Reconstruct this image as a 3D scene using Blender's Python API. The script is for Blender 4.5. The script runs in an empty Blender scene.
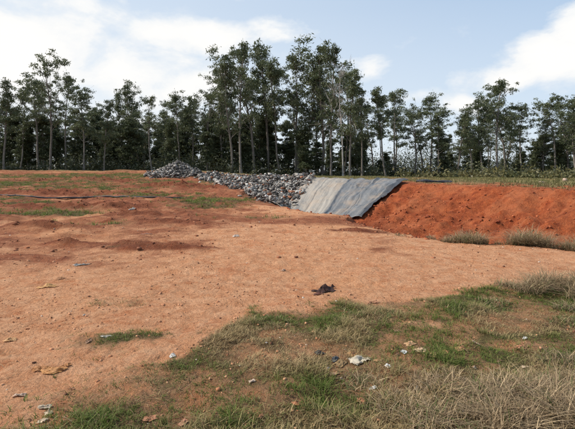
import bpy, math, random, bmesh
import numpy as np
from mathutils import Vector
R = np.random.RandomState(7); random.seed(7)
scene = bpy.context.scene

# ------------------------------------------------------------ helpers
LAT = R.rand(256,256)
def vnoise(x,y):
    xi=np.floor(x).astype(int); yi=np.floor(y).astype(int)
    fx=x-xi; fy=y-yi
    fx=fx*fx*(3-2*fx); fy=fy*fy*(3-2*fy)
    a=LAT[xi%256,yi%256]; b=LAT[(xi+1)%256,yi%256]
    c=LAT[xi%256,(yi+1)%256]; d=LAT[(xi+1)%256,(yi+1)%256]
    return (a*(1-fx)+b*fx)*(1-fy)+(c*(1-fx)+d*fx)*fy
def fbm(x,y,s,oct=4,off=0.0):
    v=0;a=.5;t=0
    for i in range(oct):
        v=v+a*vnoise(x*s+off+17.3*i,y*s-off*1.7+9.1*i); t+=a; a*=.5; s*=2.07
    return v/t
def ridged(x,y,s,oct=4,off=0.0):
    v=0;a=.5;t=0
    for i in range(oct):
        v=v+a*(1-np.abs(2*vnoise(x*s+off+17.3*i,y*s-off*1.7+9.1*i)-1)); t+=a; a*=.5; s*=2.1
    return v/t
def ss(a,b,x):
    t=np.clip((x-a)/(b-a),0,1); return t*t*(3-2*t)

def make_mesh(name,V,F,cols=None,mat=None,smooth=False,parent=None):
    V=np.asarray(V,dtype=np.float32); F=np.asarray(F,dtype=np.int32)
    me=bpy.data.meshes.new(name)
    n=len(F); k=F.shape[1]
    me.vertices.add(len(V)); me.vertices.foreach_set('co',V.ravel())
    me.loops.add(n*k); me.loops.foreach_set('vertex_index',F.ravel())
    me.polygons.add(n)
    me.polygons.foreach_set('loop_start',np.arange(0,n*k,k,dtype=np.int32))
    me.polygons.foreach_set('loop_total',np.full(n,k,dtype=np.int32))
    if smooth: me.polygons.foreach_set('use_smooth',np.ones(n,dtype=bool))
    me.update(calc_edges=True)
    if cols is not None:
        for nm,c in cols.items():
            at=me.color_attributes.new(nm,'FLOAT_COLOR','POINT')
            c4=np.ones((len(V),4),dtype=np.float32); c4[:,:c.shape[1]]=c
            at.data.foreach_set('color',c4.ravel())
    if mat: me.materials.append(mat)
    ob=bpy.data.objects.new(name,me); scene.collection.objects.link(ob)
    if parent: ob.parent=parent
    return ob

# ------------------------------------------------------------ node helpers
def new_mat(name,rough=.9,spec=.2):
    m=bpy.data.materials.new(name); m.use_nodes=True
    nt=m.node_tree; b=nt.nodes['Principled BSDF']
    b.inputs['Roughness'].default_value=rough
    b.inputs['Specular IOR Level'].default_value=spec
    return m,nt,b
def attr(nt,name):
    a=nt.nodes.new('ShaderNodeAttribute'); a.attribute_name=name; return a
def noise(nt,scale,detail=5,rough=.6,vec=None,dist=0):
    n=nt.nodes.new('ShaderNodeTexNoise'); n.inputs['Scale'].default_value=scale
    n.inputs['Detail'].default_value=detail; n.inputs['Roughness'].default_value=rough
    n.inputs['Distortion'].default_value=dist
    if vec is not None: nt.links.new(vec,n.inputs['Vector'])
    return n.outputs['Fac']
def rng(nt,val,a,b,c=0,d=1,clamp=True):
    n=nt.nodes.new('ShaderNodeMapRange'); n.clamp=clamp
    for i,x in zip(('From Min','From Max','To Min','To Max'),(a,b,c,d)): n.inputs[i].default_value=x
    nt.links.new(val,n.inputs['Value']); return n.outputs['Result']
def mth(nt,op,a,b=None):
    n=nt.nodes.new('ShaderNodeMath'); n.operation=op
    for i,x in enumerate((a,b)):
        if x is None: continue
        if isinstance(x,(int,float)): n.inputs[i].default_value=x
        else: nt.links.new(x,n.inputs[i])
    return n.outputs[0]
def mix(nt,fac,a,b,mode='MIX'):
    n=nt.nodes.new('ShaderNodeMix'); n.data_type='RGBA'; n.blend_type=mode
    if isinstance(fac,(int,float)): n.inputs[0].default_value=fac
    else: nt.links.new(fac,n.inputs[0])
    for i,x in ((6,a),(7,b)):
        if isinstance(x,tuple): n.inputs[i].default_value=(*x,1) if len(x)==3 else x
        else: nt.links.new(x,n.inputs[i])
    return n.outputs[2]
def bump(nt,b,h,strength,dist):
    n=nt.nodes.new('ShaderNodeBump'); n.inputs['Strength'].default_value=strength
    n.inputs['Distance'].default_value=dist
    nt.links.new(h,n.inputs['Height']); nt.links.new(n.outputs[0],b.inputs['Normal'])

# ------------------------------------------------------------ terrain definition
LIP=[(-60,110),(-20,62),(-8.5,44),(-2.4,29),(-0.1,19.2),(2.0,16.8),(2.7,12.4),(3.7,11.0),(5.6,9.9),(9,7.6),(14,4.0),(30,-6),(60,-30)]
CREST=[(-60,110),(-19.5,62.5),(-6.5,46),(1.5,30),(5.8,22),(8.1,17),(9.3,14.7),(12.5,11.2),(18,7.4),(35,-2),(70,-20)]
RID=((-2.7,9.3,1.0,.22,.17),(-3.4,9.75,.5,.2,.12),(-4.9,9.9,.7,.25,.10),(-9,19,3,.7,.22),(-5,16,1.6,.5,.14),(-14,27,5,1.0,.30),(-3.5,13.5,1.2,.35,.10),(1.9,12.0,.9,.45,.10),(-7,12.6,1.4,.35,.13),(-11,15,1.6,.5,.16),(-8,33,5,.9,.25),(-18,40,6,1.2,.3))
def sdist(x,y,poly):
    best=np.full(x.shape,1e9); sg=np.ones(x.shape)
    for (ax,ay),(bx,by) in zip(poly[:-1],poly[1:]):
        dx,dy=bx-ax,by-ay; L=dx*dx+dy*dy
        t=np.clip(((x-ax)*dx+(y-ay)*dy)/L,0,1)
        d=np.hypot(x-ax-t*dx,y-ay-t*dy)
        c=dx*(y-ay)-dy*(x-ax)
        m=d<best-1e-7
        best=np.where(m,d,best); sg=np.where(m,np.where(c>0,1,-1),sg)
    return best*sg
def wob(x,y): 
    return x+(fbm(x,y,.9,4,4.)-.5)*1.1, y+(fbm(x,y,.9,4,31.)-.5)*1.1
def fields(x,y):
    wx,wy=wob(x,y)
    return sdist(wx,wy,LIP), sdist(wx,wy,CREST)
def ridge(x,y):
    q=0
    for (cx,cy,rx,ry,h) in RID: q=q+h*np.exp(-((x-cx)/rx)**2-((y-cy)/ry)**2)
    return q
def H(x,y):
    x=np.asarray(x,dtype=float); y=np.asarray(y,dtype=float)
    lip,cr=fields(x,y)
    t=np.clip((y-14)/46,0,1)
    base=1.75*t**1.4
    left=ss(8,16,y)*ss(-.5,-4,x)
    base=base+(fbm(x,y,.35,3,2.)-.5)*(.08+.34*left)+(fbm(x,y,1.6,3,5.)-.5)*(.07+.24*left)
    plat=1.02+(fbm(x,y,.3,3,8.)-.5)*.35*ss(0,4,cr)+(fbm(x,y,1.2,3,12.)-.5)*.16 - .35*ss(5,40,cr)*ss(-5,5,x)
    plat=plat+.75*ss(40,62,y)*ss(-2,-16,x)
    slope=.36+.20*ss(4,8,x)
    a=x*.5-y*.87; bq=x*.87+y*.5
    aw=a+(fbm(x,y,.7,2,44.)-.5)*1.2
    rr=(ridged(aw,bq*.25,1.3,4,40.)-.62)
    bumps=(fbm(x,y,2.2,5,47.)-.5)
    red=ss(2.5,4.5,x)
    bankz=plat+cr*slope+(rr*.46+bumps*.36)*ss(0,-.9,cr)*red+rr*.06*ss(0,-.8,cr)
    floor=-.66+(fbm(x,y,1.3,3,60.)-.5)*.45
    near=base-lip*.95
    pit=np.maximum(np.maximum(floor,bankz),near)
    z=np.where(lip<=0,base,np.where(cr<0,np.minimum(pit,np.maximum(base,plat)+.3),plat))
    z=z-.06*np.exp(-(lip/.6)**2)*(lip>-2)*ss(-9,-2,x)
    z=z+1.25*np.exp(-((x+11.6)/1.7)**2-((y-46.5)/2.0)**2)+.5*np.exp(-((x+8.6)/1.8)**2-((y-46)/2.5)**2)
    z=z+ridge(x,y)*(-.1+2.2*fbm(x,y,3.1,4,77.))
    fade=ss(60,25,y)
    g=grassmask(x,y)
    z=z+(fbm(x,y,6.5,3,21.)-.5)*(.04+.03*g+.06*ss(0,.6,lip))*fade+(fbm(x,y,20,3,23.)-.5)*.020*ss(14,6,y)
    ru=np.sin((y+.28*x+.5*fbm(x,y,.5,2,9.))*2.1)
    z=z-.025*ss(.75,1,ru)*ss(-4,-2,x)*ss(4.5,6,y)*ss(14,11,y)
    return z
GX=[-30,-1.3,-.95,-.72,-.42,.5,1.6,2.9,4.1,8,30]
GY=[3.0,3.1,3.35,4.1,5.0,5.25,5.55,6.15,6.6,6.2,5]
def grassmask(x,y):
    e=np.interp(x,GX,GY)
    g=ss(-.35,.45,(e-y)+(fbm(x,y,1.7,4,3.)-.5)*1.4)*ss(-9,-6,x)
    g=g*(.55+.45*ss(.38,.54,fbm(x,y,1.4,3,91.)))
    for (cx,cy,rx,ry) in ((2.15,4.15,.65,.20),(-.2,3.85,.5,.2),(1.5,4.6,.4,.12)):
        g=g*(1-.6*np.exp(-(((x-cx)/rx)**2+((y-cy)/ry)**2)))
    n=fbm(x,y,1.6,4,15.)
    for (cx,cy,rx,ry,a) in ((-1.4,4.4,.5,.30,2.3),(-3.8,21.8,1.6,2.8,2.2),(-15,31,6,2.5,1.4),(-9.6,17.,2.6,1.1,1.3),(-3.2,9.35,.6,.2,1.0),(-7.5,25,3,2,1.2),(-1.2,15.3,1.5,.6,.5),(-9,38,5,3,1.3),(-22,36,8,4,1.3),(-13,22,2,1,1.1),(-5.6,13,1.2,.4,.8),(-20,48,14,5,1.5),(-1.9,5.6,.5,.3,.35)):
        g=np.maximum(g,np.clip(a*np.exp(-(((x-cx)/rx)**2+((y-cy)/ry)**2))*(2.6*(n-.28)),0,1))
    return np.clip(g,0,1)

# ------------------------------------------------------------ ground
ys=np.concatenate([np.linspace(-40,1.9,40),2*np.exp(np.linspace(0,math.log(35),580)),70*np.exp(np.linspace(.03,math.log(25),50))])
xs=2.5*np.sinh(np.linspace(-7.0,7.0,981))
XX,YY=np.meshgrid(xs,ys); x=XX.ravel(); y=YY.ravel()
z=H(x,y)
nx,ny=len(xs),len(ys)
idx=np.arange(nx*ny).reshape(ny,nx)
F=np.stack([idx[:-1,:-1],idx[:-1,1:],idx[1:,1:],idx[1:,:-1]],-1).reshape(-1,4)
lip,cr=fields(x,y)
g=grassmask(x,y)
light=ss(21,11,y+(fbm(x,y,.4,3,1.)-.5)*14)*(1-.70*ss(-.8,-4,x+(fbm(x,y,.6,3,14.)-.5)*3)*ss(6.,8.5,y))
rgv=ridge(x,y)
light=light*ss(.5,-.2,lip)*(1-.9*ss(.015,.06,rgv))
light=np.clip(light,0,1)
rub=ss(-1.2,.4,lip)*ss(1.5,-.3,cr)*ss(20.5,22.5,y+ (fbm(x,y,1.,2,2.)-.5)*2)*ss(50,46,y)*ss(3.,.8,x)
rub=np.maximum(rub,ss(.12,.4,np.exp(-((x+11.2)/2.4)**2-((y-46.)/2.2)**2)))
veg=np.maximum(ss(1.5,5.0,cr)*ss(-12,4,x)*(.45+.55*ss(.35,.55,fbm(x,y,.35,3,66.))),ss(56,66,y))
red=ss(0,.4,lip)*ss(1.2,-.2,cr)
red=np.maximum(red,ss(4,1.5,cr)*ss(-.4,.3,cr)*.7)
near=ss(0.0,.3,lip)*ss(2.2,1.2,lip)*ss(-1.5,-3,cr)  # mask for shade painted onto the trench's near wall
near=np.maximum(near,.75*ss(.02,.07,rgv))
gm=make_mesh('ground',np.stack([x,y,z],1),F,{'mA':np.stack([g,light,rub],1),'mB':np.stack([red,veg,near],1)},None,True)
m,nt,b=new_mat('red_soil',.95,.12)
geo=nt.nodes.new('ShaderNodeNewGeometry'); P=geo.outputs['Position']
A=attr(nt,'mA'); B=attr(nt,'mB')
sa=nt.nodes.new('ShaderNodeSeparateColor'); nt.links.new(A.outputs['Color'],sa.inputs[0])
sb=nt.nodes.new('ShaderNodeSeparateColor'); nt.links.new(B.outputs['Color'],sb.inputs[0])
n1=noise(nt,.7,8,.66,P); n2=noise(nt,4,9,.70,P); n3=noise(nt,28,6,.7,P); n4=noise(nt,.22,5,.6,P); n5=noise(nt,11,5,.62,P,.5)
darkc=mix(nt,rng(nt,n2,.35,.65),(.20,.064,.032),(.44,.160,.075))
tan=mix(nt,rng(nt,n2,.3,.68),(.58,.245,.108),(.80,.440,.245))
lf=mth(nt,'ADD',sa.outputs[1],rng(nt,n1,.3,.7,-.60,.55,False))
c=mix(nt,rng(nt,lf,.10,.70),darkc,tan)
c=mix(nt,rng(nt,n4,.52,.66,0,.5),c,(.74,.36,.17))
redc=mix(nt,rng(nt,n2,.32,.68),(.20,.038,.014),(.52,.135,.045))
redc=mix(nt,rng(nt,n1,.45,.65,0,.5),redc,(.56,.20,.085))
c=mix(nt,sb.outputs[0],c,redc)
c=mix(nt,mth(nt,'MULTIPLY',sb.outputs[2],.72),c,(.17,.045,.020))  # dark tint: painted shade on the near wall, dark soil on the mounds
c=mix(nt,rng(nt,noise(nt,1.3,7,.72,P,1.2),.53,.64,0,.6),c,mix(nt,1.0,c,(.78,.52,.38),'MULTIPLY'))
gs=mix(nt,rng(nt,n3,.35,.65),(.065,.045,.020),(.22,.15,.07))
c=mix(nt,rng(nt,mth(nt,'ADD',sa.outputs[0],rng(nt,n2,.3,.7,-.25,.25,False)),.15,.75,0,.92),c,gs)
c=mix(nt,rng(nt,mth(nt,'MULTIPLY',sa.outputs[0],rng(nt,n1,.4,.6)),.3,.8,0,.5),c,(.08,.10,.026))
vc=mix(nt,rng(nt,n2,.35,.65),(.09,.095,.03),(.27,.22,.10))
c=mix(nt,rng(nt,sb.outputs[1],0,1,0,.9),c,vc)
c=mix(nt,sa.outputs[2],c,(.09,.08,.07))
c=mix(nt,rng(nt,n5,.50,.62,0,.32),c,mix(nt,1.0,c,(.64,.46,.36),'MULTIPLY'))
c=mix(nt,rng(nt,n3,.38,.7,.0,.50),c,mix(nt,1.0,c,(.52,.43,.38),'MULTIPLY'))
sp=noise(nt,90,3,.6,P)
c=mix(nt,rng(nt,sp,.60,.68,0,.6),c,(.16,.06,.03))
c=mix(nt,rng(nt,sp,.37,.31,0,.5),c,(.82,.58,.38))
nt.links.new(c,b.inputs['Base Color'])
hh=mth(nt,'ADD',mth(nt,'ADD',mth(nt,'MULTIPLY',n2,1.2),mth(nt,'MULTIPLY',n5,.8)),mth(nt,'ADD',mth(nt,'MULTIPLY',n3,.6),mth(nt,'MULTIPLY',sp,.2)))
bump(nt,b,hh,1.0,.075)
gm.data.materials.append(m)

# ------------------------------------------------------------ generic coloured attribute material
def col_mat(name,rough=.9,spec=.15,trans=0,varsc=0,var=.4):
    m,nt,b=new_mat(name,rough,spec)
    a=attr(nt,'Col'); c=a.outputs['Color']
    if varsc:
        geo=nt.nodes.new('ShaderNodeNewGeometry')
        n=noise(nt,varsc,5,.6,geo.outputs['Position'])
        c=mix(nt,rng(nt,n,.35,.65,0,var),c,mix(nt,1.0,c,(.35,.33,.3),'MULTIPLY'))
        bump(nt,b,n,.5,.03)
    nt.links.new(c,b.inputs['Base Color'])
    if trans:
        t=nt.nodes.new('ShaderNodeBsdfTranslucent'); nt.links.new(c,t.inputs['Color'])
        ms=nt.nodes.new('ShaderNodeMixShader'); ms.inputs[0].default_value=trans
        out=nt.nodes['Material Output']
        nt.links.new(b.outputs[0],ms.inputs[1]); nt.links.new(t.outputs[0],ms.inputs[2]); nt.links.new(ms.outputs[0],out.inputs[0])
    return m
grass_mat=col_mat('grass_blades',.7,.2,.3)
leaf_mat=col_mat('eucalyptus_leaves',.5,.35,.3)
stone_mat=col_mat('stone',.9,.2,0,9,.5)
bark_mat=col_mat('bark',.85,.2,0,3,.5)

# ------------------------------------------------------------ blades
def blades(name,px,py,h,w,bend,colr,mat=grass_mat,zoff=None):
    n=len(px); pz=H(px,py)-.01 if zoff is None else H(px,py)+zoff
    az=R.rand(n)*6.283; waz=az+1.57+R.uniform(-.6,.6,n)
    L=np.stack([np.cos(az),np.sin(az),0*az],1); W=np.stack([np.cos(waz),np.sin(waz),0*az],1)
    P0=np.stack([px,py,pz],1); V=[]
    for k,(t,ww) in enumerate(((0,1.),(.45,.85),(.8,.5),(1.,.08))):
        up=h*(t-.30*bend*t*t); out=h*bend*t*t
        c=P0+L*out[:,None]; c[:,2]+=up
        V.append(c-W*(w*ww*.5)[:,None]); V.append(c+W*(w*ww*.5)[:,None])
    V=np.stack(V,1).reshape(-1,3)
    o=(np.arange(n)*8)[:,None]
    f=np.array([[0,1,3,2],[2,3,5,4],[4,5,7,6]])
    F=(o[:,:,None]+f[None]).reshape(-1,4)
    C=np.repeat(colr,8,axis=0)
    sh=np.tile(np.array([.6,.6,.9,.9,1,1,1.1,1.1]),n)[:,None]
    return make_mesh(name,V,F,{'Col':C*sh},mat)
def clumps(cx,cy,k,rad):
    n=len(cx); a=R.rand(n*k)*6.283; r=np.sqrt(R.rand(n*k))*np.repeat(rad,k)
    return np.repeat(cx,k)+r*np.cos(a), np.repeat(cy,k)+r*np.sin(a)
def lerp(a,b,t): a=np.array(a);b=np.array(b); return a[None]*(1-t[:,None])+b[None]*t[:,None]

# foreground turf
N=85000
cx=R.uniform(-5,9,N); cy=R.uniform(1.2,7.2,N); gk=grassmask(cx,cy)
keep=R.rand(N)<(gk**1.1)*np.clip(1.1-.25*abs(cx-1.5)/4,.4,1)*.85
cx,cy,gk=cx[keep],cy[keep],gk[keep]
dry=ss(.46,.64,fbm(cx,cy,1.1,3,55.)+ .12*ss(3.7,3.0,cy)*ss(.3,1.3,cx))
k=10
px,py=clumps(cx,cy,k,R.uniform(.015,.07,len(cx)))
tallf=ss(.45,.6,fbm(cx,cy,2.2,3,83.))
hh_=np.repeat(R.uniform(.018,.06,len(cx))*(.5+.8*gk)*(.8+.8*tallf),k)*R.uniform(.6,1.2,len(px))
d=np.clip(np.repeat(dry,k)+R.uniform(-.4,.4,len(px)),0,1)
colr=lerp((.120,.165,.028),(.44,.31,.155),d)*R.uniform(.6,1.25,len(px))[:,None]
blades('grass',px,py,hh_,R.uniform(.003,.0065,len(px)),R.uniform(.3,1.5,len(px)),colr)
N=130000
cx=R.uniform(-34,3,N); cy=7.2+R.rand(N)**1.2*48; gk=grassmask(cx,cy); lp,cc=fields(cx,cy)
keep=(R.rand(N)<gk**1.5*.6)&(lp<-.3); cx,cy=cx[keep],cy[keep]
px,py=clumps(cx,cy,9,R.uniform(.03,.12,len(cx)))
colr=lerp((.14,.21,.035),(.32,.25,.10),R.rand(len(px))**2)*R.uniform(.7,1.2,len(px))[:,None]
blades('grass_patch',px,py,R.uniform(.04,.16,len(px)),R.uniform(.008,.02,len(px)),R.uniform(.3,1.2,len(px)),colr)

def tuft(name,cx,cy,rad,n,h,seedcol=0.,lay=1.0):
    a=R.rand(n)*6.283; r=rad*np.sqrt(R.rand(n))
    px=cx+r*np.cos(a); py=cy+r*np.sin(a)*.8
    colr=lerp((.56,.41,.24),(.26,.175,.10),R.rand(n))*R.uniform(.55,1.3,n)[:,None]
    gmix=(R.rand(n)<seedcol)
    colr[gmix]=np.array([.11,.15,.04])*R.uniform(.7,1.2,gmix.sum())[:,None]
    hv=h*R.uniform(.35,1.1,n)*(1-.45*(r/rad)**2)
    return blades(name,px,py,hv,R.uniform(.003,.006,n)*(1+cy/12),R.uniform(.2,1.9,n)*lay,colr)
for (cx_,cy_,r_,n_,h_,gc) in ((3.25,5.95,.22,500,.28,.1),(3.55,6.15,.30,900,.38,.1),(3.05,6.25,.2,250,.18,.2),(4.0,5.95,.34,1000,.46,.1),(4.5,6.1,.4,800,.36,.1),(3.75,5.6,.25,500,.30,.2),(3.3,5.2,.2,350,.18,.4),(3.9,5.2,.3,500,.26,.3),(3.45,4.8,.22,400,.20,.3),(3.0,4.7,.25,300,.11,.6),
     (1.15,3.15,.32,900,.16,.1),(1.65,3.05,.38,1300,.23,.08),(.75,3.0,.25,500,.12,.2),(2.1,3.2,.3,900,.22,.1),(1.0,2.8,.3,700,.16,.1),(.55,3.35,.18,300,.10,.3),(-1.3,2.75,.25,260,.09,.5),(2.4,3.7,.3,500,.15,.3),(1.35,2.75,.2,600,.24,.05),(1.85,2.8,.22,700,.27,.05),(2.35,3.05,.2,400,.24,.1),
     (2.0,5.2,.3,350,.10,.7),(.9,4.9,.4,400,.09,.7),(-.2,4.7,.3,250,.08,.7),(2.5,5.4,.25,350,.12,.6)):
    tuft('dry_grass_tuft',cx_,cy_,r_,n_,h_,gc)
for (u,off,r_,n_,h_) in ((430,.2,.18,140,.18),(446,.2,.2,260,.26),(460,.15,.30,600,.40),(471,.25,.30,650,.46),(497,.1,.14,120,.16),(513,.2,.26,500,.42),(522,.2,.30,800,.62),(531,.25,.30,800,.60),(543,.3,.2,260,.30),(565,.2,.25,400,.38),(577,.2,.34,800,.55),(604,.2,.4,600,.45),(398,.2,.15,100,.12)):
    yy=np.linspace(6.5,14,200); xx=(u-287.5)/447*yy; l_,_c=fields(xx,yy); i=int(np.argmax(l_>0)); 
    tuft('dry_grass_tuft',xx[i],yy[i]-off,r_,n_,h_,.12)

# plateau scrub behind the bank crest
N=13000
cx=R.uniform(-3,60,N); cy=R.uniform(12,68,N); lp,cc=fields(cx,cy)
keep=(cc>.1)&((fbm(cx,cy,.3,3,66.)>.47)|(R.rand(N)<.18))&(cx>3+0*cy); cx,cy,cc=cx[keep],cy[keep],cc[keep]
px,py=clumps(cx,cy,14,R.uniform(.1,.45,len(cx)))
colr=lerp((.115,.145,.035),(.38,.29,.14),R.rand(len(px)))*R.uniform(.6,1.2,len(px))[:,None]
blades('scrub',px,py,R.uniform(.05,.28,len(px))*np.repeat(ss(0,3,cc)*.6+.4,14),R.uniform(.012,.032,len(px)),R.uniform(.3,1.3,len(px)),colr)

# ------------------------------------------------------------ stones
def ico(sub):
    bm=bmesh.new(); bmesh.ops.create_icosphere(bm,subdivisions=sub,radius=1)
    v=np.array([q.co[:] for q in bm.verts]); f=np.array([[q.index for q in p.verts] for p in bm.faces]); bm.free(); return v,f
I1=ico(1); I2=ico(2)
CB=(np.array([[a,b_,c_] for a in (-.75,.75) for b_ in (-.75,.75) for c_ in (-.75,.75)]),
    np.array([[0,1,3],[0,3,2],[4,6,7],[4,7,5],[0,4,5],[0,5,1],[2,3,7],[2,7,6],[0,2,6],[0,6,4],[1,5,7],[1,7,3]]))
def rocks(name,px,py,pz,size,colr,base=I1,flat=.65,jit=.28,mat=stone_mat,tilt=.35,parts=None):
    bv,bf=base; n=len(px); m_=len(bv)
    V=np.repeat(bv[None],n,0)*(1+R.uniform(-jit,jit,(n,m_,3)))
    sc=np.stack([R.uniform(.7,1.5,n),R.uniform(.5,1.1,n),R.uniform(.35,1.,n)*flat*1.3],1)*size[:,None]
    V=V*sc[:,None,:]
    t=R.normal(0,tilt,n); a=R.rand(n)*6.283
    ct,st=np.cos(t)[:,None],np.sin(t)[:,None]
    y2=V[...,1]*ct-V[...,2]*st; z2=V[...,1]*st+V[...,2]*ct
    ca,sa_=np.cos(a)[:,None],np.sin(a)[:,None]
    x3=V[...,0]*ca-y2*sa_; y3=V[...,0]*sa_+y2*ca
    V=np.stack([x3+px[:,None],y3+py[:,None],z2+pz[:,None]],-1).reshape(-1,3)
    F=(bf[None]+(np.arange(n)*m_)[:,None,None]).reshape(-1,3)
    if parts is not None:
        parts.append((V,F,np.repeat(colr,m_,0))); return
    return make_mesh(name,V,F,{'Col':np.repeat(colr,m_,0)},mat)
N=16000
cy=2.2*np.exp(R.rand(N)*math.log(8)); cx=R.uniform(-.95,.95,N)*(cy*.9+1.0)
lp,cc=fields(cx,cy)
dens=.12+.9*ss(.5,.65,fbm(cx,cy,1.3,3,33.))
keep=(R.rand(N)<dens)&(lp<.2); cx,cy=cx[keep],cy[keep]
s=(.0028+.0085*R.rand(len(cx))**4)*(1+cy*.10)
t=R.rand(len(cx))
colr=np.where((t<.80)[:,None],lerp((.42,.17,.08),(.68,.36,.20),R.rand(len(cx))),np.where((t<.95)[:,None],np.array([[.18,.08,.045]]),np.array([[.65,.53,.42]])))
rocks('pebbles',cx,cy,H(cx,cy)+s*.15,s,colr,CB,.8,.35)
N=14000
cx=R.uniform(0,16,N); cy=R.uniform(7,26,N); lp,cc=fields(cx,cy)
keep=(lp>-.2)&(cc<.3)&(R.rand(N)<.30+.7*ss(-1.5,-3.5,cc)); cx,cy=cx[keep],cy[keep]
s=.012+.05*R.rand(len(cx))**4
rocks('soil_clods',cx,cy,H(cx,cy)+s*.1,s,lerp((.22,.05,.022),(.50,.15,.06),R.rand(len(cx))),CB,.8,.4)
N=36000
cx=R.uniform(-28,3,N); cy=R.uniform(8,48,N); lp,cc=fields(cx,cy); rg=ridge(cx,cy)
keep=(lp<0)&((R.rand(N)<.22*(fbm(cx,cy,.5,3,71.)>.52))|(rg>.04)); cx,cy=cx[keep],cy[keep]
s=.010+.04*R.rand(len(cx))**5
rocks('soil_clods',cx,cy,H(cx,cy)+s*.1,s,lerp((.15,.05,.026),(.40,.16,.08),R.rand(len(cx))),CB,.8,.4)

# rubble
N=120000
cx=R.uniform(-15,4,N); cy=R.uniform(19,52,N); lp,cc=fields(cx,cy)
rb=ss(-.9,.2,lp)*ss(.9,.1,cc)*ss(20.8,22.,cy)*ss(49,46,cy)
left_edge=-.3+ (cy-21.5)*.22
rb=rb*(cx<left_edge+.25)
rb=np.maximum(rb,ss(.12,.35,np.exp(-((cx+11.2)/2.5)**2-((cy-46.)/2.3)**2)))
keep=R.rand(N)<rb*.42; cx,cy=cx[keep],cy[keep]; n=len(cx)
s=.04+.15*R.rand(n)**3.2
pz=H(cx,cy)+R.uniform(-.02,.40,n)*(1-s)*(.4+1.2*fbm(cx,cy,.9,3,19.))
t=R.rand(n)-.12*(cx<-8)
colr=np.where((t<.36)[:,None],lerp((.48,.44,.39),(.27,.24,.21),R.rand(n)),np.where((t<.85)[:,None],lerp((.17,.15,.135),(.055,.05,.045),R.rand(n)),np.where((t<.92)[:,None],np.array([[.70,.67,.62]]),np.array([[.32,.14,.08]]))))
parts=[]; h1=R.rand(n)<.65
rocks('',cx[h1],cy[h1],pz[h1],s[h1],colr[h1],CB,.6,.38,tilt=.8,parts=parts)
rocks('',cx[~h1],cy[~h1],pz[~h1],s[~h1],colr[~h1],I1,.6,.22,tilt=.8,parts=parts)
V=np.concatenate([parts[0][0],parts[1][0]]);F=np.concatenate([parts[0][1],parts[1][1]+len(parts[0][0])]);C=np.concatenate([parts[0][2],parts[1][2]])
make_mesh('rubble_pile',V,F,{'Col':C},stone_mat)
cx=np.array([12.5,13.2,14.,15.5,13.8,17,20,22.]);cy=np.array([22,23,22.5,25,24,24,30,30.])
rocks('boulders',cx,cy,H(cx,cy)+.03,np.array([.16,.12,.2,.18,.1,.15,.25,.2])*.8,np.repeat([[.46,.33,.24]],8,0),I2,.7,.08)

# ------------------------------------------------------------ geomembrane sheet
nu,nv=200,130
U,Vv=np.meshgrid(np.linspace(0,1,nu),np.linspace(0,1,nv))
def bil(a,b,c_,d,u,v): return (a*(1-u)+b*u)*(1-v)+(c_*(1-u)+d*u)*v
tl=(1.60,31.2); tr=(6.25,23.0); bl=(-.75,21.0); br=(3.05,18.2)
x=bil(tl[0],tr[0],bl[0],br[0],U,Vv); y=bil(tl[1],tr[1],bl[1],br[1],U,Vv)
x=x+.14*(fbm(U*6,Vv*6,1,3,5.)-.5)*2
y=y+.30*(fbm(U*9,Vv*5,1,3,15.)-.5)*2*(1-Vv)
def Hs(x,y):
    s=0
    for dx in (-.5,0,.5):
        for dy in (-.5,0,.5): s=s+H(x+dx,y+dy)
    return s/9
zz=np.maximum(Hs(x,y),H(x,y)*.5+.5*Hs(x,y))+.09
wu=U+(fbm(U*3,Vv*3,1,3,61.)-.5)*.10
zz=zz+.09*ridged(wu*9,Vv*1.2,1,3,3.)+.07*(fbm(U*14,Vv*3,1,3,9.))
zz=zz+.09*np.exp(-((U-.50-.05*Vv)/.012)**2)+.06*np.exp(-((U-.76-.03*Vv)/.010)**2)
idx=np.arange(nu*nv).reshape(nv,nu)
F=np.stack([idx[:-1,:-1],idx[1:,:-1],idx[1:,1:],idx[:-1,1:]],-1).reshape(-1,4)
cc3=np.stack([U.ravel(),Vv.ravel(),0*U.ravel()],1)
m,nt,b=new_mat('geomembrane_plastic',.42,.5)
a=attr(nt,'UVc'); sx=nt.nodes.new('ShaderNodeSeparateColor'); nt.links.new(a.outputs['Color'],sx.inputs[0])
mp=nt.nodes.new('ShaderNodeMapping'); mp.inputs['Scale'].default_value=(30,2.0,1); nt.links.new(a.outputs['Color'],mp.inputs['Vector'])
st=noise(nt,1,6,.65,mp.outputs[0]); cl=noise(nt,5,7,.68,a.outputs['Color'])
cA=mix(nt,rng(nt,st,.35,.65),(.19,.162,.132),(.36,.31,.25))
cB=mix(nt,rng(nt,st,.35,.65),(.075,.074,.073),(.20,.19,.178))
c=mix(nt,rng(nt,mth(nt,'ADD',sx.outputs[0],rng(nt,cl,.3,.7,-.03,.03,False)),.47,.52),cA,cB)
c=mix(nt,rng(nt,cl,.48,.66,0,.55),c,(.36,.255,.17))
edge=rng(nt,mth(nt,'ADD',sx.outputs[0],rng(nt,cl,.3,.7,-.02,.02,False)),.945,.955,0,.85)
c=mix(nt,edge,c,(.030,.030,.032))
seam=mth(nt,'MAXIMUM',rng(nt,mth(nt,'ABSOLUTE',mth(nt,'SUBTRACT',sx.outputs[0],.765)),.004,.008,.8,0),rng(nt,mth(nt,'ABSOLUTE',mth(nt,'SUBTRACT',sx.outputs[0],.25)),.003,.006,.5,0))
c=mix(nt,seam,c,(.04,.04,.04))
nt.links.new(c,b.inputs['Base Color']); bump(nt,b,st,.5,.06)
nt.links.new(rng(nt,cl,.35,.65,.36,.7),b.inputs['Roughness'])
gs_=make_mesh('geomembrane_sheet',np.stack([x.ravel(),y.ravel(),zz.ravel()],1),F,{'UVc':cc3},m,True)
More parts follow.
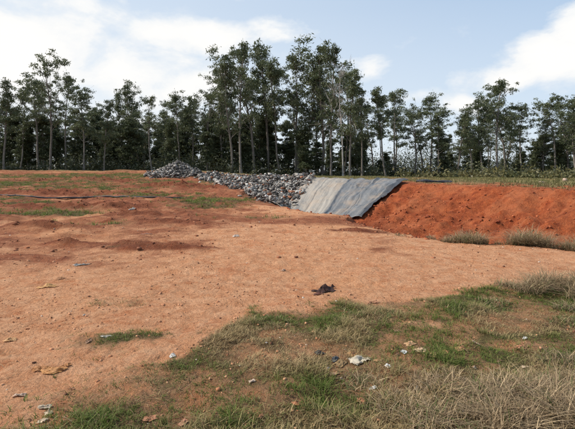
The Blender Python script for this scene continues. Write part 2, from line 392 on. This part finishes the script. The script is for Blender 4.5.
so=gs_.modifiers.new('thickness','SOLIDIFY'); so.thickness=.02; so.offset=0

def tube(name,pts,rad,col,rough=.6,zo=0.0,sides=8):
    pts=np.array(pts,dtype=float); 
    t=np.gradient(pts,axis=0); t/=np.linalg.norm(t,axis=1)[:,None]
    up=np.array([0,0,1.]); s1=np.cross(t,up); s1/=np.linalg.norm(s1,axis=1)[:,None]; s2=np.cross(s1,t)
    rad=np.broadcast_to(rad,(len(pts),))
    V=[]
    for k in range(sides):
        a=k/sides*6.283; V.append(pts+(s1*math.cos(a)+s2*math.sin(a))*rad[:,None])
    V=np.stack(V,1).reshape(-1,3); F=[]
    for i in range(len(pts)-1):
        for k in range(sides):
            F.append([i*sides+k,i*sides+(k+1)%sides,(i+1)*sides+(k+1)%sides,(i+1)*sides+k])
    m,nt,b=new_mat(name+'_mat',rough,.3)
    geo=nt.nodes.new('ShaderNodeNewGeometry'); n=noise(nt,8,4,.6,geo.outputs['Position'])
    nt.links.new(mix(nt,rng(nt,n,.4,.7),col,tuple(min(1,q*1.8+.02) for q in col)),b.inputs['Base Color'])
    return make_mesh(name,V,F,None,m,True)
hx=np.linspace(-24,-5.2,120); hy=23.2+.5*np.sin(hx*.35)+.25*np.sin(hx*1.1)+.03*(hx+15)
tube('black_hose',np.stack([hx,hy,Hs(hx,hy)+.05],1),.04,(.02,.02,.022))
lx=np.linspace(7.4,9.4,30); ly=25.8-.1*(lx-6.4)+.1*np.sin(lx*3)
tube('plastic_liner_roll',np.stack([lx,ly,Hs(lx,ly)+.06],1),.08+.03*np.sin(lx*5),(.03,.03,.035))

# ------------------------------------------------------------ litter
def crumple(name,cx,cy,sx,sy,h,colr,seed,n=14):
    r=np.random.RandomState(seed); o=seed*3.7
    U,Vv=np.meshgrid(np.linspace(-1,1,n),np.linspace(-1,1,n))
    rad=np.hypot(U,Vv)
    ed=.75+.5*fbm(np.arctan2(Vv,U)*1.0+9,rad*0,1.1,3,o)
    a=r.rand()*6.28
    lx=U*sx*ed+ (fbm(U,Vv,2.5,2,o+1)-.5)*sx*.8; ly=Vv*sy*ed+(fbm(U,Vv,2.5,2,o+5)-.5)*sy*.8
    X=cx+lx*math.cos(a*.15)-ly*math.sin(a*.15); Y=cy+lx*math.sin(a*.15)+ly*math.cos(a*.15)
    Z=H(X,Y)+.008+h*np.abs(fbm(U,Vv,2.1,3,o+8)-.35)*2.2*np.clip(1.25-rad,.1,1)
    idx=np.arange(n*n).reshape(n,n)
    F=np.stack([idx[:-1,:-1],idx[:-1,1:],idx[1:,1:],idx[1:,:-1]],-1).reshape(-1,4)
    keep=r.rand(len(F))>.06
    cc=np.repeat([colr],n*n,0)*(.75+.5*fbm(U,Vv,2.,3,o).ravel()[:,None])
    return make_mesh(name,np.stack([X.ravel(),Y.ravel(),Z.ravel()],1),F[keep],{'Col':cc},litter_mat)
litter_mat=col_mat('litter_surface',.6,.3,.15,30,.4)
Y_=lambda v:1.6*447/(v-172.)
L=[('plastic_bag',360,363,.085,.06,.06,(.66,.56,.42)),('plastic_bag',352,357,.04,.03,.03,(.60,.30,.12)),('paper_scrap',420,356,.05,.04,.04,(.65,.44,.26)),
('paper_scrap',434,360,.045,.03,.03,(.60,.36,.18)),('cardboard_scrap',461,352,.06,.04,.03,(.55,.28,.13)),('cardboard_scrap',361,405,.035,.025,.03,(.60,.24,.12)),
('paper_scrap',296,408,.025,.02,.02,(.65,.25,.12)),('plastic_scrap',106,338,.05,.03,.03,(.60,.52,.42)),('dry_leaves',52,370,.10,.04,.03,(.56,.26,.09)),('dry_leaves',40,369,.06,.03,.03,(.46,.2,.07)),('dry_leaves',66,366,.04,.03,.03,(.46,.2,.07)),
('dry_leaves',46,286,.12,.05,.05,(.64,.34,.13)),('plastic_bag',82,265,.13,.05,.05,(.42,.38,.33)),('paper_scrap',20,396,.04,.02,.02,(.6,.42,.3)),('plastic_scrap',10,337,.05,.03,.03,(.6,.34,.15)),
('burnt_bag',325,291,.12,.075,.09,(.07,.03,.02)),('burnt_bag',318,295,.07,.045,.05,(.12,.045,.03)),('burnt_bag',332,288,.06,.04,.06,(.10,.05,.035)),('burnt_bag',314,292,.035,.03,.04,(.08,.035,.025)),('cardboard_scrap',372,303,.07,.03,.04,(.46,.22,.12)),('plastic_bag',320,358,.045,.03,.03,(.05,.05,.055)),
('plastic_scrap',335,364,.04,.02,.03,(.1,.1,.1)),('paper_scrap',404,357,.025,.02,.02,(.78,.75,.7)),('paper_scrap',388,372,.02,.02,.02,(.78,.75,.7)),('paper_scrap',252,384,.025,.015,.02,(.65,.48,.35)),
('paper_scrap',183,424,.03,.02,.02,(.55,.26,.15)),('plastic_scrap',283,270,.05,.03,.03,(.6,.38,.25)),('cardboard_scrap',60,279,.06,.03,.03,(.46,.22,.1)),('plastic_scrap',236,237,.08,.05,.05,(.66,.52,.42)),
('plastic_scrap',132,211,.12,.07,.07,(.60,.53,.45)),('plastic_scrap',147,236,.12,.06,.05,(.38,.2,.14)),('cardboard_scrap',520,348,.05,.03,.03,(.5,.22,.12)),('paper_scrap',476,345,.04,.02,.02,(.65,.44,.3)),('dry_leaves',340,367,.05,.03,.03,(.35,.22,.1)),
('dry_leaves',445,357,.05,.03,.03,(.5,.27,.12)),('dry_leaves',410,350,.04,.03,.03,(.55,.32,.16)),('dry_leaves',378,366,.03,.02,.02,(.55,.3,.14)),('cardboard_scrap',150,420,.04,.02,.02,(.45,.2,.1)),('plastic_scrap',45,408,.04,.02,.02,(.55,.43,.3))]
rl=random.Random(5)
for i in range(34):
    u=rl.choice([rl.uniform(5,180),rl.uniform(230,560),rl.uniform(300,500)]); v=rl.uniform(330,422) if u>220 else rl.uniform(300,424)
    s0=rl.uniform(.010,.030); L.append((rl.choice(['paper_scrap','plastic_scrap','dry_leaves']),u,v,s0,s0*.7,.02,rl.choice([(.6,.45,.3),(.55,.27,.13),(.7,.65,.58),(.25,.14,.08),(.6,.36,.2)])))
for i,(nm,u,v,sx_,sy_,h_,co) in enumerate(L):
    yy=Y_(v); crumple(nm,(u-287.5)/447*yy,yy,sx_,sy_,h_,co,i+3)
N=7000
cy=2.3*np.exp(R.rand(N)*math.log(5)); cx=R.uniform(-.8,.8,N)*cy
kp=R.rand(N)<.15+.85*ss(.5,.62,fbm(cx,cy,1.2,3,44.)); cx,cy=cx[kp],cy[kp]; n=len(cx)
blades('straw_litter',cx,cy,R.uniform(.01,.04,n),R.uniform(.003,.006,n),R.uniform(2.2,3.1,n),lerp((.48,.32,.17),(.14,.08,.04),R.rand(n))*R.uniform(.7,1.3,n)[:,None],zoff=.004)

# ------------------------------------------------------------ trees
def tree_mesh(name,seed,Hh=20.,cs=.4,nl=24,spread=1.,leaves=60,clr=1.,dead=False,leafcol=((.070,.088,.038),(.175,.188,.092)),crn=(.30,.70)):
    r=np.random.RandomState(seed)
    TV=[];TF=[];TC=[];off=0
    def tb(pts,rads,col,sides=6):
        nonlocal off
        pts=np.array(pts); t=np.gradient(pts,axis=0); t/=np.linalg.norm(t,axis=1)[:,None]+1e-9
        ref=np.array([.3,.9,.1]); s1=np.cross(t,ref); s1/=np.linalg.norm(s1,axis=1)[:,None]+1e-9; s2=np.cross(s1,t)
        for i in range(len(pts)):
            for k in range(sides):
                a=k/sides*6.283; TV.append(pts[i]+(s1[i]*math.cos(a)+s2[i]*math.sin(a))*rads[i]); TC.append(np.array(col)*(.8+.4*r.rand()))
        for i in range(len(pts)-1):
            for k in range(sides): TF.append([off+i*sides+k,off+i*sides+(k+1)%sides,off+(i+1)*sides+(k+1)%sides,off+(i+1)*sides+k])
        off+=len(pts)*sides
    nseg=14; p=np.zeros(3); pts=[p.copy()]; d=np.array([r.normal(0,.04),r.normal(0,.04),1.])
    for i in range(nseg):
        d[:2]+=r.normal(0,.045,2); d[:2]*=.93; p=p+d/np.linalg.norm(d)*Hh*.95/nseg; pts.append(p.copy())
    pts=np.array(pts); tt=np.linspace(0,1,nseg+1)
    r0=Hh*.0082*r.uniform(.85,1.15); rad=r0*(1-tt)**.8+.03; rad[0]*=1.35
    barkc=(.21,.18,.15) if not dead else (.46,.42,.38)
    tb(pts,rad,barkc,8)
    CL=[]
    def at(t): return np.array([np.interp(t,tt,pts[:,j]) for j in range(3)])
    for i in range(nl):
        t=cs+(.97-cs)*((i+r.rand())/nl)
        az=i*2.4+r.normal(0,.6); q=(t-cs)/(1-cs)
        prof_=(.55+.45*math.sin(min(1,q*1.5)*1.9)) if not dead else 1
        big=1.5 if r.rand()<.22 else 1.
        ln=Hh*(.15*(1-q)**.6+.045)*prof_*r.uniform(.45,1.4)*spread*big
        el=math.radians(r.uniform(32,68)+8*q)
        dv=np.array([math.cos(az)*math.cos(el),math.sin(az)*math.cos(el),math.sin(el)])
        p0=at(t); lp=[p0]; dd=dv.copy()
        for k in range(4):
            dd=dd+r.normal(0,.14,3)+np.array([0,0,.03]); dd/=np.linalg.norm(dd); lp.append(lp[-1]+dd*ln/4)
        rr=max(.025,np.interp(t,tt,rad)*.5); tb(lp,[rr,rr*.8,rr*.6,rr*.4,rr*.2],barkc,4)
        for k in (2,3,4):
            nb=2 if k<4 else 1
            for _ in range(nb):
                sd=dd*(.5 if k<4 else 1)+r.normal(0,.55,3); sd/=np.linalg.norm(sd); sl=ln*r.uniform(.22,.45)
                e=lp[k]+sd*sl; tb([lp[k],lp[k]+sd*sl*.5+r.normal(0,.05,3),e],[rr*.35,rr*.22,.012],barkc,3)
                if r.rand()<.86: CL.append((e,r.uniform(*crn)*Hh/20*(1.15 if big>1 else 1)))
                if dead:
                    for _k in range(3):
                        sd2=sd+r.normal(0,.5,3); tb([e-sd*sl*.4,e-sd*sl*.4+sd2*sl*.4,e+sd2*sl*.6],[.03,.022,.012],barkc,3)
    CL.append((at(1.0),.6))
    TV_=np.array(TV);TF_=np.array(TF);TC_=np.array(TC)
    LV=[];LC=[]
    if not dead:
        for (c,cr_) in CL:
            n=int(leaves*(cr_*20/Hh/.52)**2*r.uniform(.5,1.2)); 
            if n<3: continue
            o=r.normal(0,.5,(n,3))*np.array([1,1,.75])*cr_+c; o[:,2]-=.15
            a=r.rand(n)*6.283; el=r.uniform(-1.45,.1,n)
            L_=np.stack([np.cos(a)*np.cos(el),np.sin(a)*np.cos(el),np.sin(el)],1)
            W=np.cross(L_,r.normal(0,1,(n,3))); W/=np.linalg.norm(W,axis=1)[:,None]+1e-9
            ll=r.uniform(.14,.30,n)[:,None]; ww=r.uniform(.045,.09,n)[:,None]
            q=np.stack([o-L_*ll,o+W*ww,o+L_*ll,o-W*ww],1); LV.append(q.reshape(-1,3))
            tone=np.clip(r.uniform(0,.7)+r.uniform(-.25,.4,n),0,1)[:,None]
            col=(np.array(leafcol[0])*(1-tone)+np.array(leafcol[1])*tone)*clr
            LC.append(np.repeat(col,4,0))
        LV=np.concatenate(LV);LC=np.concatenate(LC)
        nl_=len(LV)//4; LF=np.arange(nl_*4).reshape(-1,4)+len(TV_)
        V=np.concatenate([TV_,LV]);F=np.concatenate([TF_,LF]);C=np.concatenate([TC_,LC])
    else: V,F,C=TV_,TF_,TC_; nl_=0
    ob=make_mesh(name,V,F,{'Col':C},None); me=ob.data
    me.materials.append(bark_mat); me.materials.append(leaf_mat)
    mi=np.zeros(len(F),dtype=np.int32); mi[len(TF_):]=1
    me.polygons.foreach_set('material_index',mi)
    bpy.data.objects.remove(ob)
    return me
tall=[tree_mesh('eucalyptus_mesh',100+i,20,cs,nl,sp,lv) for i,(cs,nl,sp,lv) in enumerate(((.34,26,1.,44),(.42,22,.95,42),(.28,30,1.1,42),(.48,20,1.35,46),(.38,24,.85,42),(.25,32,1.2,40),(.36,22,1.5,42),(.3,26,.8,42),(.5,18,1.6,48),(.4,16,1.2,48)))]
bushy=[tree_mesh('young_eucalyptus_mesh',200+i,14,cs,nl,sp,lv,.85,crn=(.4,.9)) for i,(cs,nl,sp,lv) in enumerate(((.10,34,1.,50),(.06,38,1.1,50),(.16,30,1.,50),(.08,36,.85,48)))]
deadm=tree_mesh('dead_tree_mesh',300,20,.35,24,.85,0,1,True)
def place(me,base,name,u,top,Y,wid=1.0):
    X=(u-287.5)/447*Y; zg=float(H(np.array([X]),np.array([Y]))[0])-.1
    h=(172-top)/447*Y+1.6-zg; s=h/base
    ob=bpy.data.objects.new(name,me); scene.collection.objects.link(ob)
    ob.location=(X,Y,zg); ws=(.65*s+.35)*wid if s<1 else s*wid
    ob.scale=(ws,ws,s); ob.rotation_euler=(0,0,random.uniform(0,6.28))
PU=[-80,-20,0,20,45,60,80,110,130,160,185,205,222,240,268,300,325,348,370,390,415,430,455,480,500,520,545,562,590,650]
PV=[90,85,82,85,72,74,88,100,86,99,97,92,66,50,46,58,49,62,90,90,110,100,112,100,86,104,116,98,96,100]
def prof(u): return float(np.interp(u,PU,PV))
front=[(-60,86),(-30,80),(4,78),(20,84),(38,76),(50,58),(66,74),(84,88),(104,97),(122,92),(133,82),(152,96),(165,99),(180,94),(193,94),(207,90),(222,62),(232,54),(241,42),(255,50),(268,40),(280,58),(296,56),(308,62),(322,47),(331,43),(350,68),(362,84),(386,86),(394,92),(415,112),(430,96),(438,108),(458,106),(472,112),(484,96),(498,80),(506,88),(522,104),(543,118),(556,100),(568,92),(577,96),(590,95),(615,100),(640,92),(670,98)]
for i,(u,v) in enumerate(front):
    right=u>370
    place(tall[(i*7+i//5)%10],20,'eucalyptus_tree',u,v,random.uniform(74,90),random.uniform(.85,1.15)*(1.2 if right else 1.0))
place(deadm,20,'dead_tree',343,60,75,.8)
for i in range(52):
    u=-90+i*15+random.uniform(-10,10)
    v=172-(172-prof(u))*random.uniform(.6,.90)
    place(random.choice(tall),20,'eucalyptus_tree',u,v,random.uniform(88,110),random.uniform(.8,1.25))
for i in range(105):
    u=-100+i*7.4+random.uniform(-4,4)
    if u<225: v=random.uniform(106,142)
    elif u<370: v=random.uniform(112,152)
    else: v=random.uniform(132,160)
    if u>370 and random.random()<.3: continue
    place(random.choice(bushy),14,'understory_tree',u,v,random.uniform(80,112),random.uniform(1.,1.5))
def undergrowth(name,x0,x1,y0,y1,n,hmin,hmax,seed,col,k=60):
    r=np.random.RandomState(seed)
    cx=r.uniform(x0,x1,n); cy=r.uniform(y0,y1,n); h=r.uniform(hmin,hmax,n)*(.2+1.5*ss(.35,.65,fbm(cx,cy,.15,3,seed*1.)))
    zg=H(cx,cy); rad=h*.75
    o=r.normal(0,.5,(n,k,3))*rad[:,None,None]; o[...,2]*=.8
    c=np.stack([cx,cy,zg+h*.45],1)[:,None,:]+o; c[...,2]=np.maximum(c[...,2],zg[:,None]); c=c.reshape(-1,3); N_=len(c)
    L_=r.normal(0,1,(N_,3)); L_/=np.linalg.norm(L_,axis=1)[:,None]; W=np.cross(L_,r.normal(0,1,(N_,3))); W/=np.linalg.norm(W,axis=1)[:,None]
    ll=r.uniform(.12,.3,N_)[:,None]; ww=ll*.45
    V=np.stack([c-L_*ll,c+W*ww,c+L_*ll,c-W*ww],1).reshape(-1,3)
    tone=np.repeat(r.rand(n),k)[:,None]*.6+r.rand(N_,1)*.4
    C=np.repeat(np.array(col[0])*(1-tone)+np.array(col[1])*tone,4,0)
    make_mesh(name,V,np.arange(N_*4).reshape(-1,4),{'Col':C},leaf_mat)
undergrowth('undergrowth',-75,80,74,96,900,.5,2.6,5,((.035,.045,.02),(.09,.09,.045)))
undergrowth('distant_forest',-130,140,118,135,1500,3,6,6,((.050,.062,.036),(.095,.105,.062)),100)
undergrowth('roadside_shrubs',15,70,52,68,220,.4,1.5,9,((.06,.075,.03),(.20,.17,.07)))

# ------------------------------------------------------------ camera
cam=bpy.data.cameras.new('camera'); co=bpy.data.objects.new('camera',cam); scene.collection.objects.link(co)
co.location=(0,0,1.6); co.rotation_euler=(math.radians(90),0,0)
cam.sensor_width=36; cam.lens=447/575*36; cam.shift_y=-42.5/575; cam.clip_start=.05; cam.clip_end=4000
scene.camera=co
# ------------------------------------------------------------ light
az=math.atan2(-.9,.0); el=math.radians(44)
sd=Vector((math.sin(az)*math.cos(el),math.cos(az)*math.cos(el),math.sin(el)))
sl=bpy.data.lights.new('sun','SUN'); sl.energy=5.0; sl.angle=math.radians(.5); sl.color=(1,.95,.87)
so_=bpy.data.objects.new('sun',sl); scene.collection.objects.link(so_); so_.rotation_euler=sd.to_track_quat('Z','Y').to_euler()
# ------------------------------------------------------------ world
w=bpy.data.worlds.new('World'); scene.world=w; w.use_nodes=True; nt=w.node_tree
bg=nt.nodes['Background']; bg.inputs['Strength'].default_value=.12
sky=nt.nodes.new('ShaderNodeTexSky'); sky.sky_type='NISHITA'; sky.sun_disc=False; sky.sun_elevation=el; sky.sun_rotation=az%(2*math.pi)
sky.air_density=1.0; sky.dust_density=1.2; sky.ozone_density=2.0
tc=nt.nodes.new('ShaderNodeTexCoord'); D=tc.outputs['Generated']
mpn=nt.nodes.new('ShaderNodeMapping'); mpn.inputs['Scale'].default_value=(1,1,1.8); nt.links.new(D,mpn.inputs['Vector'])
nz=noise(nt,6.0,12,.60,mpn.outputs[0],.2); nz2=noise(nt,1.7,5,.5,mpn.outputs[0])
def blob(u,v,rx,rz,amp):
    dv=Vector(((u-287.5)/447,1,(172-v)/447)).normalized()
    s=nt.nodes.new('ShaderNodeVectorMath'); s.operation='SUBTRACT'; nt.links.new(D,s.inputs[0]); s.inputs[1].default_value=dv
    m_=nt.nodes.new('ShaderNodeVectorMath'); m_.operation='MULTIPLY'; nt.links.new(s.outputs[0],m_.inputs[0]); m_.inputs[1].default_value=(1/rx,1/rx,1/rz)
    l=nt.nodes.new('ShaderNodeVectorMath'); l.operation='LENGTH'; nt.links.new(m_.outputs[0],l.inputs[0])
    return rng(nt,l.outputs['Value'],0,1.0,amp,0)
acc=None
for bl_ in ((560,60,.17,.09,1.3),(512,78,.14,.05,1.2),(580,30,.10,.08,1.2),(545,48,.10,.06,1.1),(200,36,.25,.055,1.05),(275,30,.12,.045,.9),(120,75,.25,.11,1.),(-10,50,.42,.22,1.2),(190,92,.24,.08,1.),(372,72,.09,.045,.85),(466,104,.09,.035,.9),(400,98,.14,.03,.7),(30,-60,.3,.15,.5)):
    bb=blob(*bl_); acc=bb if acc is None else mth(nt,'MAXIMUM',acc,bb)
f=mth(nt,'ADD',acc,rng(nt,nz,.3,.7,-.5,.5,False))
cov=rng(nt,f,.20,.66)
gen=rng(nt,mth(nt,'MULTIPLY',nz,nz2),.33,.42,0,.4)
cov=mth(nt,'MAXIMUM',cov,gen)
skc=mix(nt,.55,sky.outputs[0],(4.6,6.4,8.7))
sz=nt.nodes.new('ShaderNodeSeparateXYZ'); nt.links.new(D,sz.inputs[0])
skc=mix(nt,rng(nt,sz.outputs[2],.0,.34,.60,.0),skc,(7.3,7.8,8.2))
haze=blob(-60,120,1.45,.75,.8)
skc=mix(nt,haze,skc,(7.4,7.8,8.1))
cc_=mix(nt,rng(nt,f,.4,1.1),(7.3,7.6,7.9),(8.8,8.6,8.3))
fin=mix(nt,cov,skc,cc_)
nt.links.new(fin,bg.inputs['Color'])
scene.view_settings.view_transform='Standard'; scene.view_settings.look='None'; scene.view_settings.exposure=0
